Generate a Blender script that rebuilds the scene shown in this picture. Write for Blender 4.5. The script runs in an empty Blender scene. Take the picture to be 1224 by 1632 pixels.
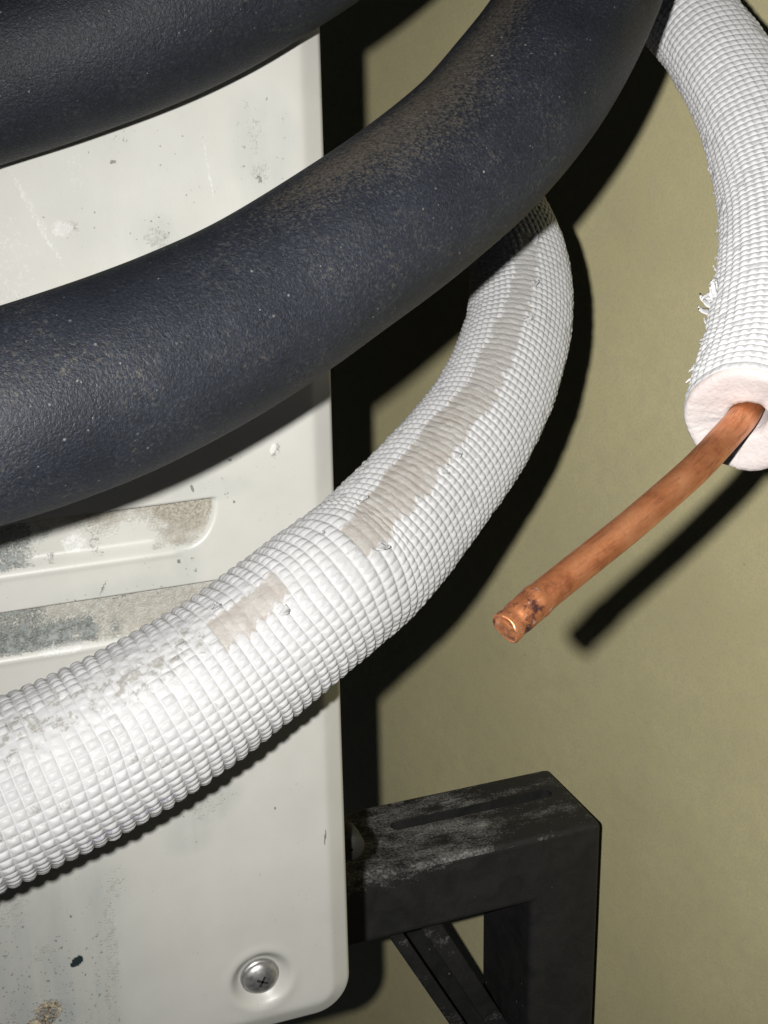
import bpy, bmesh, math, random
import numpy as np
from mathutils import Vector, Matrix

random.seed(7); rng = np.random.default_rng(7)
scene = bpy.context.scene

# ------------------------------------------------------------------ camera
W, H, F = 1224.0, 1632.0, 2300.0          # photograph frame and focal length in its pixels
def unit(v): v = np.array(v, float); return v / np.linalg.norm(v)
# world axes written in the camera's (right, down, forward) frame: the camera looks down ~19 degrees, past the panel
zdn = unit((123, 6531, 2300)); xw = np.array((6588, -966, 2300.0)); xw = unit(xw - zdn * xw.dot(zdn))
yw = np.cross(zdn, xw); yw = yw if yw[2] > 0 else -yw
M = np.array([xw, yw, -zdn])              # camera(right,down,fwd) -> world
CAM = np.array((0.0, -0.45, 1.10))
cam_d = bpy.data.cameras.new('camera'); cam = bpy.data.objects.new('camera', cam_d); scene.collection.objects.link(cam)
cam_d.sensor_fit = 'VERTICAL'; cam_d.sensor_height = 36.0; cam_d.lens = 36.0 * F / H
cam_d.clip_start = 0.01; cam_d.clip_end = 50
R3 = np.stack([M @ (1, 0, 0), M @ (0, -1, 0), M @ (0, 0, -1)], axis=1)
mw = Matrix([list(R3[i]) + [CAM[i]] for i in range(3)] + [[0, 0, 0, 1]])
cam.matrix_world = mw
scene.camera = cam
def ray(px, py): return M @ np.array(((px - W / 2) / F, (py - H / 2) / F, 1.0))
def P(px, py, d): return CAM + ray(px, py) * d          # a point seen at px,py, d metres deep

# ------------------------------------------------------------------ light: the phone's flash beside the lens, faint night ambient
world = bpy.data.worlds.new('World'); scene.world = world; world.use_nodes = True
bg = world.node_tree.nodes['Background']; bg.inputs[0].default_value = (0.62, 0.74, 1.0, 1); bg.inputs[1].default_value = 0.015
fl = bpy.data.lights.new('flash', 'SPOT'); flash = bpy.data.objects.new('flash', fl); scene.collection.objects.link(flash)
fl.energy = 11.2; fl.shadow_soft_size = 0.0036; fl.spot_size = math.radians(80); fl.spot_blend = 1.0; fl.color = (1.0, 0.985, 0.95)
FL = CAM + M @ np.array((-0.027, -0.006, -0.02))
flash.location = FL
aim = Vector(P(1010, 960, 0.5) - FL)
flash.rotation_euler = aim.to_track_quat('-Z', 'Y').to_euler()
scene.view_settings.view_transform = 'Standard'; scene.view_settings.look = 'None'
scene.view_settings.exposure = 0.0; scene.view_settings.gamma = 1.0
scene.render.engine = 'CYCLES'
scene.cycles.use_denoising = True
scene.cycles.max_bounces = 4; scene.cycles.diffuse_bounces = 1

# ------------------------------------------------------------------ helpers
def mesh_from(name, verts, quads, mat, parent=None, base=None, smooth=True, attrs=None):
    me = bpy.data.meshes.new(name)
    v = np.asarray(verts, float)
    off = np.array(parent.location) if parent is not None and base is None else (np.array(base) if base is not None else np.zeros(3))
    if parent is not None and parent.parent is not None:
        bpy.context.view_layer.update(); off = np.array(parent.matrix_world.translation)
    v = v - off
    if isinstance(quads, np.ndarray):
        n = len(quads); k = quads.shape[1]
        me.vertices.add(len(v)); me.vertices.foreach_set('co', v.astype(np.float32).ravel())
        me.loops.add(n * k); me.loops.foreach_set('vertex_index', quads.astype(np.int32).ravel())
        me.polygons.add(n); me.polygons.foreach_set('loop_start', np.arange(0, n * k, k, dtype=np.int32))
        me.update(calc_edges=True); me.validate()
    else:
        me.from_pydata([tuple(p) for p in v], [], quads); me.update()
    if attrs:
        for an, av in attrs.items():
            a = me.attributes.new(an, 'FLOAT', 'POINT'); a.data.foreach_set('value', np.asarray(av, np.float32).ravel())
    if smooth: me.polygons.foreach_set('use_smooth', np.ones(len(me.polygons), bool))
    me.materials.append(mat)
    o = bpy.data.objects.new(name, me); scene.collection.objects.link(o)
    if parent is not None: o.parent = parent
    elif base is not None: o.location = base
    return o
def tag(o, label=None, cat=None, group=None, kind=None):
    for k, v in (('label', label), ('category', cat), ('group', group), ('kind', kind)):
        if v: o[k] = v
    return o
def thing(name, loc, label, cat, group=None):
    o = bpy.data.objects.new(name, None); scene.collection.objects.link(o)
    o.location = loc; o.empty_display_size = 0.02
    bpy.context.view_layer.update()
    return tag(o, label, cat, group)
def grid_quads(nu, nv, wrap=False):
    i = np.arange(nu - 1)[:, None]; j = np.arange(nv if wrap else nv - 1)[None, :]; j2 = (j + 1) % nv
    return np.stack([i * nv + j, i * nv + j2, (i + 1) * nv + j2, (i + 1) * nv + j], -1).reshape(-1, 4)
def catmull(pts, n):
    p = np.asarray(pts, float); p = np.vstack([2 * p[0] - p[1], p, 2 * p[-1] - p[-2]])
    out = []
    for i in range(1, len(p) - 2):
        t = np.linspace(0, 1, n, endpoint=False)[:, None]
        a, b, c, d = p[i - 1], p[i], p[i + 1], p[i + 2]
        out.append(0.5 * (2 * b + (c - a) * t + (2 * a - 5 * b + 4 * c - d) * t ** 2 + (3 * b - a - 3 * c + d) * t ** 3))
    return np.vstack(out + [p[-2][None]])
def axis_from(pix, n=60):
    """pix rows: px, py, depth, radius -> dense 3D axis and radius"""
    w = np.array([list(P(a, b, c)) + [r] for a, b, c, r in pix]); w = catmull(w, n)
    return w[:, :3], w[:, 3]
def resample(ax, r, s_new):
    seg = np.linalg.norm(np.diff(ax, axis=0), axis=1); s = np.concatenate([[0], np.cumsum(seg)])
    A = np.stack([np.interp(s_new, s, ax[:, k]) for k in range(3)], 1)
    return A, np.interp(s_new, s, r)
def length(ax): return np.linalg.norm(np.diff(ax, axis=0), axis=1).sum()
def frames(A):
    T = np.gradient(A, axis=0); T /= np.linalg.norm(T, axis=1)[:, None]
    V = CAM - A; N = V - (V * T).sum(1)[:, None] * T; N /= np.linalg.norm(N, axis=1)[:, None]
    return T, N, np.cross(T, N)
def vnoise(x, y, seed=0):
    """smooth value noise on arrays"""
    def h(i, j):
        n = (i * 374761393 + j * 668265263 + seed * 982451653) & 0x7fffffff
        n = ((n ^ (n >> 13)) * 1274126177) & 0x7fffffff
        return ((n ^ (n >> 16)) & 0xffff) / 65535.0
    xi = np.floor(x).astype(np.int64); yi = np.floor(y).astype(np.int64); fx = x - xi; fy = y - yi
    fx = fx * fx * (3 - 2 * fx); fy = fy * fy * (3 - 2 * fy)
    return (h(xi, yi) * (1 - fx) + h(xi + 1, yi) * fx) * (1 - fy) + (h(xi, yi + 1) * (1 - fx) + h(xi + 1, yi + 1) * fx) * fy
def sstep(a, b, x):
    t = np.clip((x - a) / (b - a), 0, 1); return t * t * (3 - 2 * t)

# ------------------------------------------------------------------ material helpers
class Mat:
    def __init__(s, name):
        s.m = bpy.data.materials.new(name); s.m.use_nodes = True; s.nt = s.m.node_tree
        s.b = s.nt.nodes['Principled BSDF']; s.tc = s.nt.nodes.new('ShaderNodeTexCoord')
    def n(s, t, **kw):
        x = s.nt.nodes.new(t)
        for k, v in kw.items(): setattr(x, k, v)
        return x
    def l(s, a, b): s.nt.links.new(a, b)
    def put(s, sock, v):
        if isinstance(v, bpy.types.NodeSocket): s.l(v, sock)
        elif isinstance(v, (tuple, list)): sock.default_value = tuple(v) + ((1,) if len(v) == 3 and sock.type == 'RGBA' else ())
        else: sock.default_value = v
    def noise(s, scale, detail=4, rough=0.55, vec=None, stretch=None, dist=0.0):
        x = s.n('ShaderNodeTexNoise'); x.inputs['Scale'].default_value = scale; x.inputs['Detail'].default_value = detail
        x.inputs['Roughness'].default_value = rough; x.inputs['Distortion'].default_value = dist
        src = vec or s.tc.outputs['Object']
        if stretch:
            mp = s.n('ShaderNodeMapping'); mp.inputs['Scale'].default_value = stretch; s.l(src, mp.inputs['Vector']); src = mp.outputs[0]
        s.l(src, x.inputs['Vector']); return x.outputs['Fac']
    def voro(s, scale, feature='F1', out='Distance', rnd=1.0):
        x = s.n('ShaderNodeTexVoronoi', feature=feature); x.inputs['Scale'].default_value = scale; x.inputs['Randomness'].default_value = rnd
        s.l(s.tc.outputs['Object'], x.inputs['Vector']); return x.outputs[out]
    def ramp(s, fac, stops):
        x = s.n('ShaderNodeValToRGB'); e = x.color_ramp.elements
        while len(e) < len(stops): e.new(0.5)
        for i, (p, c) in enumerate(stops):
            e[i].position = p; c = c if isinstance(c, tuple) else (c, c, c); e[i].color = c + (1,)
        s.put(x.inputs[0], fac); return x.outputs[0]
    def mix(s, f, a, b):
        x = s.n('ShaderNodeMix', data_type='RGBA'); s.put(x.inputs[0], f); s.put(x.inputs[6], a); s.put(x.inputs[7], b); return x.outputs[2]
    def math(s, op, a, b=0.5, clamp=False):
        x = s.n('ShaderNodeMath', operation=op); x.use_clamp = clamp; s.put(x.inputs[0], a); s.put(x.inputs[1], b); return x.outputs[0]
    def attr(s, name):
        x = s.n('ShaderNodeAttribute'); x.attribute_name = name; return x.outputs['Fac']
    def bump(s, h, strength, dist, normal=None):
        x = s.n('ShaderNodeBump'); x.inputs['Strength'].default_value = strength; x.inputs['Distance'].default_value = dist
        s.put(x.inputs['Height'], h)
        if normal: s.l(normal, x.inputs['Normal'])
        return x.outputs[0]
    def set(s, **kw):
        for k, v in kw.items(): s.put(s.b.inputs[k.replace('_', ' ')], v)
        return s.m

def mat_wall():
    m = Mat('olive_painted_wall')
    a = m.noise(13, 5, 0.6); b = m.noise(1000, 3, 0.6); c = m.noise(150, 5, 0.65)
    col = m.ramp(a, [(0.3, (0.61, 0.55, 0.31)), (0.7, (0.72, 0.65, 0.37))])
    col = m.mix(m.math('MULTIPLY', m.ramp(c, [(0.42, 0.0), (0.62, 1.0)]), 0.35), col, (0.58, 0.525, 0.33))
    col = m.mix(m.math('MULTIPLY', m.ramp(b, [(0.35, 1.0), (0.55, 0.0)]), 0.35), col, (0.48, 0.43, 0.285))
    sm = m.math('MULTIPLY', m.ramp(m.noise(26, 5, 0.7, stretch=(1, 1, 1.5)), [(0.56, 0.0), (0.74, 1.0)]), 0.16)
    col = m.mix(sm, col, (0.40, 0.365, 0.28))
    sk = m.math('MULTIPLY', m.ramp(m.voro(95), [(0.02, 1.0), (0.05, 0.0)]), m.ramp(m.voro(95, out='Color'), [(0.80, 0.0), (0.84, 1.0)]))
    col = m.mix(m.math('MULTIPLY', sk, 0.6), col, (0.20, 0.17, 0.11))
    return m.set(Base_Color=col, Roughness=0.75, Specular_IOR_Level=0.25, Normal=m.bump(b, 0.2, 0.0004, m.bump(c, 0.18, 0.0006)))
def mat_panel():
    m = Mat('white_coated_steel')
    dirt = m.attr('dirt'); green = m.attr('green'); rust = m.attr('rust'); hole = m.attr('hole'); mark = m.attr('mark'); chalk = m.attr('chalk')
    n1 = m.noise(40, 5, 0.6); fine = m.noise(1500, 4, 0.65); mid = m.noise(420, 5, 0.7); spk = m.voro(520)
    col = m.mix(m.ramp(n1, [(0.3, 0.0), (0.7, 1.0)]), (0.53, 0.525, 0.485), (0.585, 0.58, 0.54))
    # fine scattered specks
    sp = m.math('MULTIPLY', m.ramp(spk, [(0.06, 1.0), (0.16, 0.0)]), m.ramp(m.noise(60, 3), [(0.52, 0.0), (0.68, 1.0)]))
    col = m.mix(m.math('MULTIPLY', sp, 0.55), col, (0.17, 0.155, 0.13))
    wash = m.attr('wash'); wn = m.noise(55, 5, 0.65, stretch=(1.6, 1, 0.35))
    col = m.mix(m.math('MULTIPLY', m.math('MULTIPLY', wash, m.ramp(wn, [(0.30, 0.15), (0.66, 1.0)])), 0.75), col, (0.37, 0.395, 0.385))
    for sc_, kk in ((420, 0.55), (800, 0.75)):
        pres = m.math('LESS_THAN', m.voro(sc_, out='Color'), m.math('MULTIPLY', m.math('MULTIPLY', wash, m.ramp(wn, [(0.36, 0.05), (0.62, 1.0)])), kk))
        col = m.mix(m.math('MULTIPLY', m.math('MULTIPLY', pres, m.ramp(m.math('ADD', m.voro(sc_), m.math('MULTIPLY', m.math('SUBTRACT', fine, 0.5), 1.3)), [(0.05, 1.0), (0.20, 0.0)])), 0.7), col, (0.13, 0.12, 0.10))
    # brown dirt where it settles, broken up by fine noise
    dn = m.math('ADD', m.math('MULTIPLY', fine, 0.75), m.math('MULTIPLY', mid, 0.75))
    dm = m.ramp(m.math('ADD', m.math('SUBTRACT', dirt, 0.75), dn), [(0.40, 0.0), (0.78, 1.0)])
    dcol = m.ramp(fine, [(0.35, (0.17, 0.15, 0.115)), (0.65, (0.42, 0.385, 0.315))])
    col = m.mix(m.math('MULTIPLY', dm, 0.9), col, dcol)
    gm = m.ramp(m.math('ADD', m.math('SUBTRACT', green, 0.75), dn), [(0.42, 0.0), (0.66, 1.0)])
    col = m.mix(gm, col, m.ramp(mid, [(0.38, (0.055, 0.068, 0.063)), (0.62, (0.30, 0.32, 0.31))]))
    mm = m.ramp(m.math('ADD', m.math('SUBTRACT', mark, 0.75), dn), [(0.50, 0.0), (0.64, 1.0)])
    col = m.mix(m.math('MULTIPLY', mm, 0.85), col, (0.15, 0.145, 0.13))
    cm = m.ramp(m.math('ADD', m.math('SUBTRACT', chalk, 0.75), dn), [(0.42, 0.0), (0.70, 1.0)])
    col = m.mix(m.math('MULTIPLY', cm, 0.75), col, (0.80, 0.80, 0.79))
    rm = m.ramp(m.math('ADD', m.math('SUBTRACT', rust, 0.75), dn), [(0.45, 0.0), (0.66, 1.0)])
    col = m.mix(rm, col, m.ramp(mid, [(0.42, (0.03, 0.022, 0.018)), (0.50, (0.16, 0.10, 0.05)), (0.56, (0.52, 0.43, 0.27)), (0.66, (0.60, 0.54, 0.42))]))
    col = m.mix(hole, col, (0.018, 0.03, 0.032))
    allm = m.math('MAXIMUM', dm, m.math('MAXIMUM', gm, rm))
    ro = m.math('ADD', m.math('MULTIPLY', allm, 0.4), m.math('ADD', 0.34, m.math('MULTIPLY', n1, 0.16)))
    h = m.math('ADD', m.math('MULTIPLY', allm, 0.6), m.math('MULTIPLY', fine, m.math('ADD', 0.12, allm)))
    return m.set(Base_Color=col, Roughness=ro, Specular_IOR_Level=0.75, Normal=m.bump(h, 0.5, 0.0004))
def mat_hose():
    m = Mat('dark_rubber_foam')
    g = m.noise(2200, 2, 0.6); c = m.noise(900, 3, 0.7); big = m.noise(34, 5, 0.65); fib = m.noise(1500, 2, 0.6, dist=0.5)
    d = m.attr('dust')
    col = m.ramp(big, [(0.3, (0.0075, 0.0095, 0.0150)), (0.7, (0.0165, 0.0198, 0.0280))])
    col = m.mix(m.math('MULTIPLY', m.ramp(c, [(0.35, 1.0), (0.5, 0.0)]), 0.55), col, (0.005, 0.0055, 0.007))
    fl_ = m.math('MULTIPLY', m.ramp(fib, [(0.53, 0.0), (0.66, 1.0)]), m.ramp(big, [(0.32, 0.18), (0.66, 1.0)]))
    col = m.mix(m.math('MULTIPLY', fl_, 0.40), col, (0.066, 0.070, 0.082))
    tan_ = m.math('MULTIPLY', m.ramp(m.noise(880, 3, 0.65, dist=0.7), [(0.55, 0.0), (0.68, 1.0)]), m.ramp(m.noise(70, 4, 0.6), [(0.48, 0.0), (0.66, 1.0)]))
    col = m.mix(m.math('MULTIPLY', tan_, 0.5), col, (0.105, 0.092, 0.07))
    dn = m.math('ADD', m.math('MULTIPLY', fib, 0.9), m.math('MULTIPLY', c, 0.6))
    dm = m.ramp(m.math('ADD', m.math('SUBTRACT', d, 0.75), dn), [(0.40, 0.0), (0.80, 1.0)])
    col = m.mix(m.math('MULTIPLY', dm, 0.55), col, (0.115, 0.095, 0.066))
    for sc_, lo_, w in ((480, 0.84, 0.7), (820, 0.78, 0.5)):
        sp = m.math('MULTIPLY', m.ramp(m.voro(sc_), [(0.07, 1.0), (0.18, 0.0)]), m.ramp(m.voro(sc_, out='Color'), [(lo_, 0.0), (lo_ + 0.12, 1.0)]))
        col = m.mix(m.math('MULTIPLY', sp, w), col, (0.36, 0.355, 0.34))
    h = m.math('ADD', m.math('MULTIPLY', g, 0.5), m.math('ADD', m.math('MULTIPLY', c, 0.5), m.math('MULTIPLY', fib, 1.1)))
    return m.set(Base_Color=col, Roughness=m.ramp(g, [(0.3, 0.48), (0.7, 0.70)]), Specular_IOR_Level=0.42, Normal=m.bump(h, 0.55, 0.00040))
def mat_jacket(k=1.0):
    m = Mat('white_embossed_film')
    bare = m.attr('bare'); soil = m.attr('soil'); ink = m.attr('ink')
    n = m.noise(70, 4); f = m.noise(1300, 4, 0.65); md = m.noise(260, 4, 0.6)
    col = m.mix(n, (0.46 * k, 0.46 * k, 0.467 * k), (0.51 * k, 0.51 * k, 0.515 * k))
    sm = m.ramp(m.math('ADD', m.math('SUBTRACT', soil, 0.75), m.math('ADD', m.math('MULTIPLY', f, 0.9), m.math('MULTIPLY', md, 0.6))), [(0.40, 0.0), (0.60, 1.0)])
    col = m.mix(m.math('MULTIPLY', sm, 0.75), col, (0.26, 0.245, 0.22))
    im = m.ramp(m.math('ADD', m.math('SUBTRACT', ink, 0.75), m.math('MULTIPLY', f, 1.5)), [(0.66, 0.0), (0.76, 1.0)])
    col = m.mix(m.math('MULTIPLY', im, 0.6), col, (0.22, 0.20, 0.33))
    bc = m.ramp(md, [(0.32, (0.34, 0.305, 0.275)), (0.5, (0.395, 0.375, 0.352)), (0.7, (0.43, 0.415, 0.40))])
    bc = m.mix(m.math('MULTIPLY', m.ramp(f, [(0.36, 1.0), (0.48, 0.0)]), 0.35), bc, (0.32, 0.28, 0.23))
    bc = m.mix(m.math('MULTIPLY', m.attr('pale'), 0.75), bc, (0.45, 0.445, 0.44))
    col = m.mix(m.math('MULTIPLY', m.ramp(bare, [(0.25, 0.0), (0.75, 1.0)]), m.ramp(md, [(0.22, 0.55), (0.42, 1.0)])), col, bc)
    h = m.math('ADD', f, m.math('MULTIPLY', md, 1.2))
    return m.set(Base_Color=col, Roughness=0.42, Specular_IOR_Level=0.22, 
                 Normal=m.bump(h, 0.35, 0.00035))
def mat_foam():
    m = Mat('cut_white_foam')
    f = m.noise(900, 4, 0.7); n = m.noise(120, 4, 0.6); v = m.voro(1100)
    col = m.ramp(n, [(0.35, (0.44, 0.38, 0.37)), (0.65, (0.50, 0.455, 0.445))])
    return m.set(Base_Color=col, Roughness=0.8,
                 Normal=m.bump(m.math('ADD', f, m.math('MULTIPLY', v, 0.6)), 0.5, 0.0003))
def mat_copper():
    m = Mat('tarnished_copper')
    n = m.noise(90, 5, 0.65); f = m.noise(900, 4, 0.6); tip = m.attr('tip')
    cv = m.n('ShaderNodeCombineXYZ'); m.l(m.attr('along'), cv.inputs[0]); m.l(m.attr('ca'), cv.inputs[1]); m.l(m.attr('sa'), cv.inputs[2])
    st = m.noise(2.6, 5, 0.65, vec=cv.outputs[0])
    col = m.ramp(n, [(0.3, (0.32, 0.10, 0.042)), (0.48, (0.62, 0.235, 0.10)), (0.70, (0.78, 0.35, 0.165))])
    dk = m.ramp(st, [(0.52, 0.0), (0.66, 1.0)])
    col = m.mix(m.math('MULTIPLY', dk, 0.45), col, (0.16, 0.055, 0.03))
    tm = m.math('MULTIPLY', tip, m.ramp(m.noise(300, 5, 0.7), [(0.50, 0.0), (0.62, 1.0)]))
    col = m.mix(tm, col, (0.085, 0.04, 0.045))
    tl = m.math('MULTIPLY', tip, m.ramp(m.noise(560, 3, 0.6), [(0.62, 0.0), (0.70, 1.0)]))
    col = m.mix(tl, col, (0.72, 0.55, 0.48))
    return m.set(Base_Color=col, Metallic=0.75, Roughness=m.ramp(st, [(0.35, 0.32), (0.65, 0.46)]), Normal=m.bump(m.math('ADD', f, st), 0.25, 0.0003))
def mat_bracket():
    m = Mat('black_coated_steel')
    dust = m.attr('dust'); n = m.noise(90, 5, 0.65, dist=0.7); f = m.noise(900, 4, 0.65)
    st = m.noise(110, 6, 0.75, stretch=(0.45, 1, 1))
    col = m.ramp(n, [(0.3, (0.015, 0.0155, 0.0165)), (0.7, (0.027, 0.0265, 0.026))])
    dm = m.ramp(m.math('ADD', m.math('SUBTRACT', dust, 0.75), m.math('ADD', st, m.math('MULTIPLY', f, 0.4))), [(0.30, 0.0), (0.64, 1.0)])
    col = m.mix(m.math('MULTIPLY', dm, 0.9), col, m.ramp(f, [(0.35, (0.16, 0.155, 0.148)), (0.65, (0.44, 0.43, 0.42))]))
    sc1 = m.ramp(m.math('ADD', m.math('SUBTRACT', dust, 0.5), m.noise(75, 6, 0.7, stretch=(0.6, 1, 1))), [(0.54, 0.0), (0.66, 1.0)])
    col = m.mix(m.math('MULTIPLY', sc1, 0.55), col, (0.50, 0.49, 0.48))
    sp = m.math('MULTIPLY', m.ramp(m.voro(210), [(0.05, 1.0), (0.11, 0.0)]), m.ramp(m.voro(210, out='Color'), [(0.6, 0.0), (0.66, 1.0)]))
    col = m.mix(m.math('MULTIPLY', sp, 0.7), col, (0.34, 0.33, 0.31))
    return m.set(Base_Color=col, Roughness=m.ramp(n, [(0.3, 0.5), (0.7, 0.72)]), Specular_IOR_Level=0.35, Normal=m.bump(m.math('ADD', f, dm), 0.35, 0.0005))
def mat_metal():
    m = Mat('zinc_plated_steel')
    n = m.noise(500, 4, 0.6)
    return m.set(Base_Color=m.ramp(n, [(0.3, (0.42, 0.41, 0.40)), (0.7, (0.60, 0.59, 0.58))]), Metallic=0.85, Roughness=m.ramp(n, [(0.3, 0.34), (0.7, 0.52)]), Normal=m.bump(n, 0.15, 0.0002))
def mat_plain(name, c, r=0.7):
    m = Mat(name); n = m.noise(600, 3)
    return m.set(Base_Color=m.mix(n, tuple(x * 0.8 for x in c), tuple(x * 1.15 for x in c)), Roughness=r, Normal=m.bump(n, 0.2, 0.0003))
MW, MP, MH, MJ, MF, MC, MB, MM = mat_wall(), mat_panel(), mat_hose(), mat_jacket(), mat_foam(), mat_copper(), mat_bracket(), mat_metal()
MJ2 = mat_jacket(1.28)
MBLACK = mat_plain('recess_shade', (0.02, 0.02, 0.02)); MRUB = mat_plain('grey_rubber', (0.022, 0.02, 0.017), 0.6)

# ------------------------------------------------------------------ wall: stands behind the unit, turned toward the camera so the flash lights it more
XW = P(957, 1500, 0.64)[0]
WALL_YAW = math.radians(17)
WPIV = P(872, 1226, 0.680) + np.array((0.003, 0.0, 0))
def build_wall():
    c = np.array((WPIV[0], WPIV[1], 1.0))
    ny, nz = 90, 70
    yy = np.linspace(-1.2, 2.2, ny); zz = np.linspace(-1.0, 1.2, nz)
    Y, Z = np.meshgrid(yy, zz, indexing='ij')
    bow = 0.004 * (vnoise(Y * 4 + 50, Z * 4 + 50, 3) - 0.5)
    s, cs = math.sin(WALL_YAW), math.cos(WALL_YAW)
    v = np.stack([c[0] + bow - Y * s, c[1] + Y * cs, c[2] + Z], -1).reshape(-1, 3)
    o = mesh_from('wall', v, grid_quads(ny, nz), MW, base=np.array((c[0], c[1], 0.0)))
    tag(o, 'plain olive khaki painted wall behind the pipes', kind='structure')
build_wall()

# ------------------------------------------------------------------ outdoor unit: white side panel with pressed recesses
P_EDGE = P(541, 800, 0.41); YP = P_EDGE[1]; XE = P_EDGE[0]
def on_panel(px, py):
    r = ray(px, py); t = (YP - CAM[1]) / r[1]; q = CAM + r * t; return q[0], q[2]
Z0 = on_panel(505, 1628)[1]
unit_root = thing('outdoor_unit', (XE - 0.06, YP, Z0), 'white steel outdoor unit cabinet with dirty pressed recesses and one screw', 'air conditioner')
SCX, SCZ = on_panel(417, 1562)
def build_panel():
    xl = on_panel(-160, 900)[0]; zt = on_panel(400, -260)[1]
    R, rb = 0.0125, 0.0075
    # louvre recesses, each with a sheared top edge and rounded right end
    xa, za = on_panel(345, 793); _, zb = on_panel(250, 884); pitch = on_panel(100, 848)[1] - on_panel(100, 984)[1]
    louv = [(xa + 0.004 * 0, za - k * pitch, zb - k * pitch) for k in range(-3, 4)]
    louv = [l for l in louv if l[1] < za + 0.005]
    zs = [Z0 + 0.012 * (t ** 2) for t in np.linspace(0, 1, 18)]
    zrest = list(np.arange(Z0 + 0.0127, zt, 0.0006))
    for (_, a, b) in louv:
        zrest = [z for z in zrest if abs(z - a) > 0.0004]; zrest += [a + 0.0001, a - 0.0001]
    zs = np.array(sorted(zs + zrest)); nz = len(zs)
    nx = 230; tt = np.linspace(0, 1, nx)
    xe = np.where(zs - Z0 < R, XE - (R - np.sqrt(np.maximum(R * R - (R - (zs - Z0)) ** 2, 0))), XE)
    n1 = 190
    frac = np.concatenate([np.linspace(0, 1, n1, endpoint=False), np.ones(0)])
    X = np.zeros((nz, nx))
    for i in range(nz):
        flat = np.linspace(xl, xe[i] - 0.010, n1, endpoint=False)
        edge = xe[i] - 0.010 * (1 - np.linspace(0, 1, nx - n1)) ** 2
        X[i] = np.concatenate([flat, edge])
    Z = np.repeat(zs[:, None], nx, 1)
    # distance to the rounded outline
    dx = XE - X; dz = Z - Z0
    D = np.where((dx < R) & (dz < R), R - np.sqrt((R - np.minimum(dx, R)) ** 2 + (R - np.minimum(dz, R)) ** 2), np.minimum(dx, dz))
    D = np.clip(D, 0, None)
    q_ = 0.0068 - D; fold = 0.5 * (q_ + np.sqrt(q_ * q_ + 0.0009 ** 2)) * 0.50; r2 = 0.0016
    Y = YP + fold + np.where(D < r2, r2 - np.sqrt(np.maximum(r2 * r2 - (r2 - np.minimum(D, r2)) ** 2, 0)), 0)
    Y += 0.0005 * (vnoise(X * 28 + 9, Z * 28 + 9, 5) - 0.5)
    dirt = np.zeros_like(X); green = np.zeros_like(X); rust = np.zeros_like(X); hole = np.zeros_like(X); mark = np.zeros_like(X); chalk = np.zeros_like(X); wash = np.zeros_like(X)
    pxs = on_panel(101, 900)[0] - on_panel(100, 900)[0]; pzs = on_panel(100, 900)[1] - on_panel(100, 901)[1]
    for k, (xr, a, b) in enumerate(louv):
        t = (a - Z) / (a - b)
        xend = xr - 0.011 * (1 - np.sqrt(np.clip(1 - np.clip(t, 0, 1) ** 2.2, 0, 1)))
        inside = (t > 0) & (t < 1)
        side = sstep(0, 0.0022, xend - X)
        dep = 0.0026 * (1 - sstep(0.72, 1.0, t)) * side
        Y += np.where(inside, dep, 0)
        lip = np.exp(-((t - 1.03) / 0.05) ** 2) * sstep(0, 0.003, xr - 0.010 - X); Y -= 0.00028 * lip
        e = np.where(inside, side * (1 - 0.8 * sstep(0.85, 1.0, t)), 0)
        # dust: heavy by the rounded end, scraped clean in the middle, dark mould at the left
        u = (xr - X) / pxs
        amt = 0.66 * sstep(150, 70, u + 50 * (vnoise(X * 300, Z * 300, 2) - 0.5)) + 0.50 * sstep(0.75, 0.0, t) + 0.30 * np.exp(-((u - 190) / 45) ** 2)
        if k == 1: amt = 0.62 + 0 * X
        dirt = np.maximum(dirt, e * amt)
        green = np.maximum(green, e * (0.60 * sstep(225, 330, u + 60 * (vnoise(X * 260, Z * 260, 8) - 0.5)) + 0.42 * np.exp(-((u - 205) / 28) ** 2)))
        if k == 1: green = np.maximum(green, e * 0.68 * sstep(110, 260, u + 90 * (vnoise(X * 260, Z * 260, 18) - 0.5)) * sstep(-0.1, 0.6, t))
        # thin dark line at each sheared edge: the step's shadow painted in
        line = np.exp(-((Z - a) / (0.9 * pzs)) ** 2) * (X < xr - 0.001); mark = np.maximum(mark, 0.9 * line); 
    # screw dimple
    rs = np.hypot(X - SCX, Z - SCZ); Y += 0.0032 * (1 - sstep(0.0060, 0.0104, rs)); Y -= 0.0002 * np.exp(-((rs - 0.0112) / 0.0015) ** 2)
    dirt = np.maximum(dirt, 0.30 * np.exp(-((rs - 0.0075) / 0.003) ** 2))
    def blob(arr, px, py, rx, rz, amp, rot=0.0):
        cx, cz = on_panel(px, py); ddx = (X - cx) / pxs; ddz = -(Z - cz) / pzs
        c, s = math.cos(rot), math.sin(rot); aa = (ddx * c + ddz * s) / rx; bb = (-ddx * s + ddz * c) / rz
        np.maximum(arr, amp * np.clip(1.25 - (aa * aa + bb * bb), 0, 1), out=arr)
    # stains, streaks and scratches
    lowr = sstep(on_panel(100, 1330)[1], on_panel(100, 1450)[1], Z); uu = (X - on_panel(0, 1500)[0]) / pxs
    wash[:] = np.maximum(wash, lowr * (0.95 * sstep(300, 20, uu) + 0.55 * np.exp(-((uu - 178) / 24) ** 2)))
    blob(wash, 330, 1290, 75, 34, 0.9, -0.4); blob(wash, 300, 1330, 50, 40, 0.6); blob(wash, 80, 1620, 90, 50, 1.0); blob(wash, 75, 1535, 40, 40, 0.9); blob(wash, 200, 300, 200, 120, 0.25); blob(wash, 420, 240, 60, 90, 0.6); blob(wash, 250, 380, 60, 40, 0.8); blob(wash, 200, 950, 160, 30, 0.55); blob(wash, 300, 905, 30, 60, 0.5)
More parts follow.
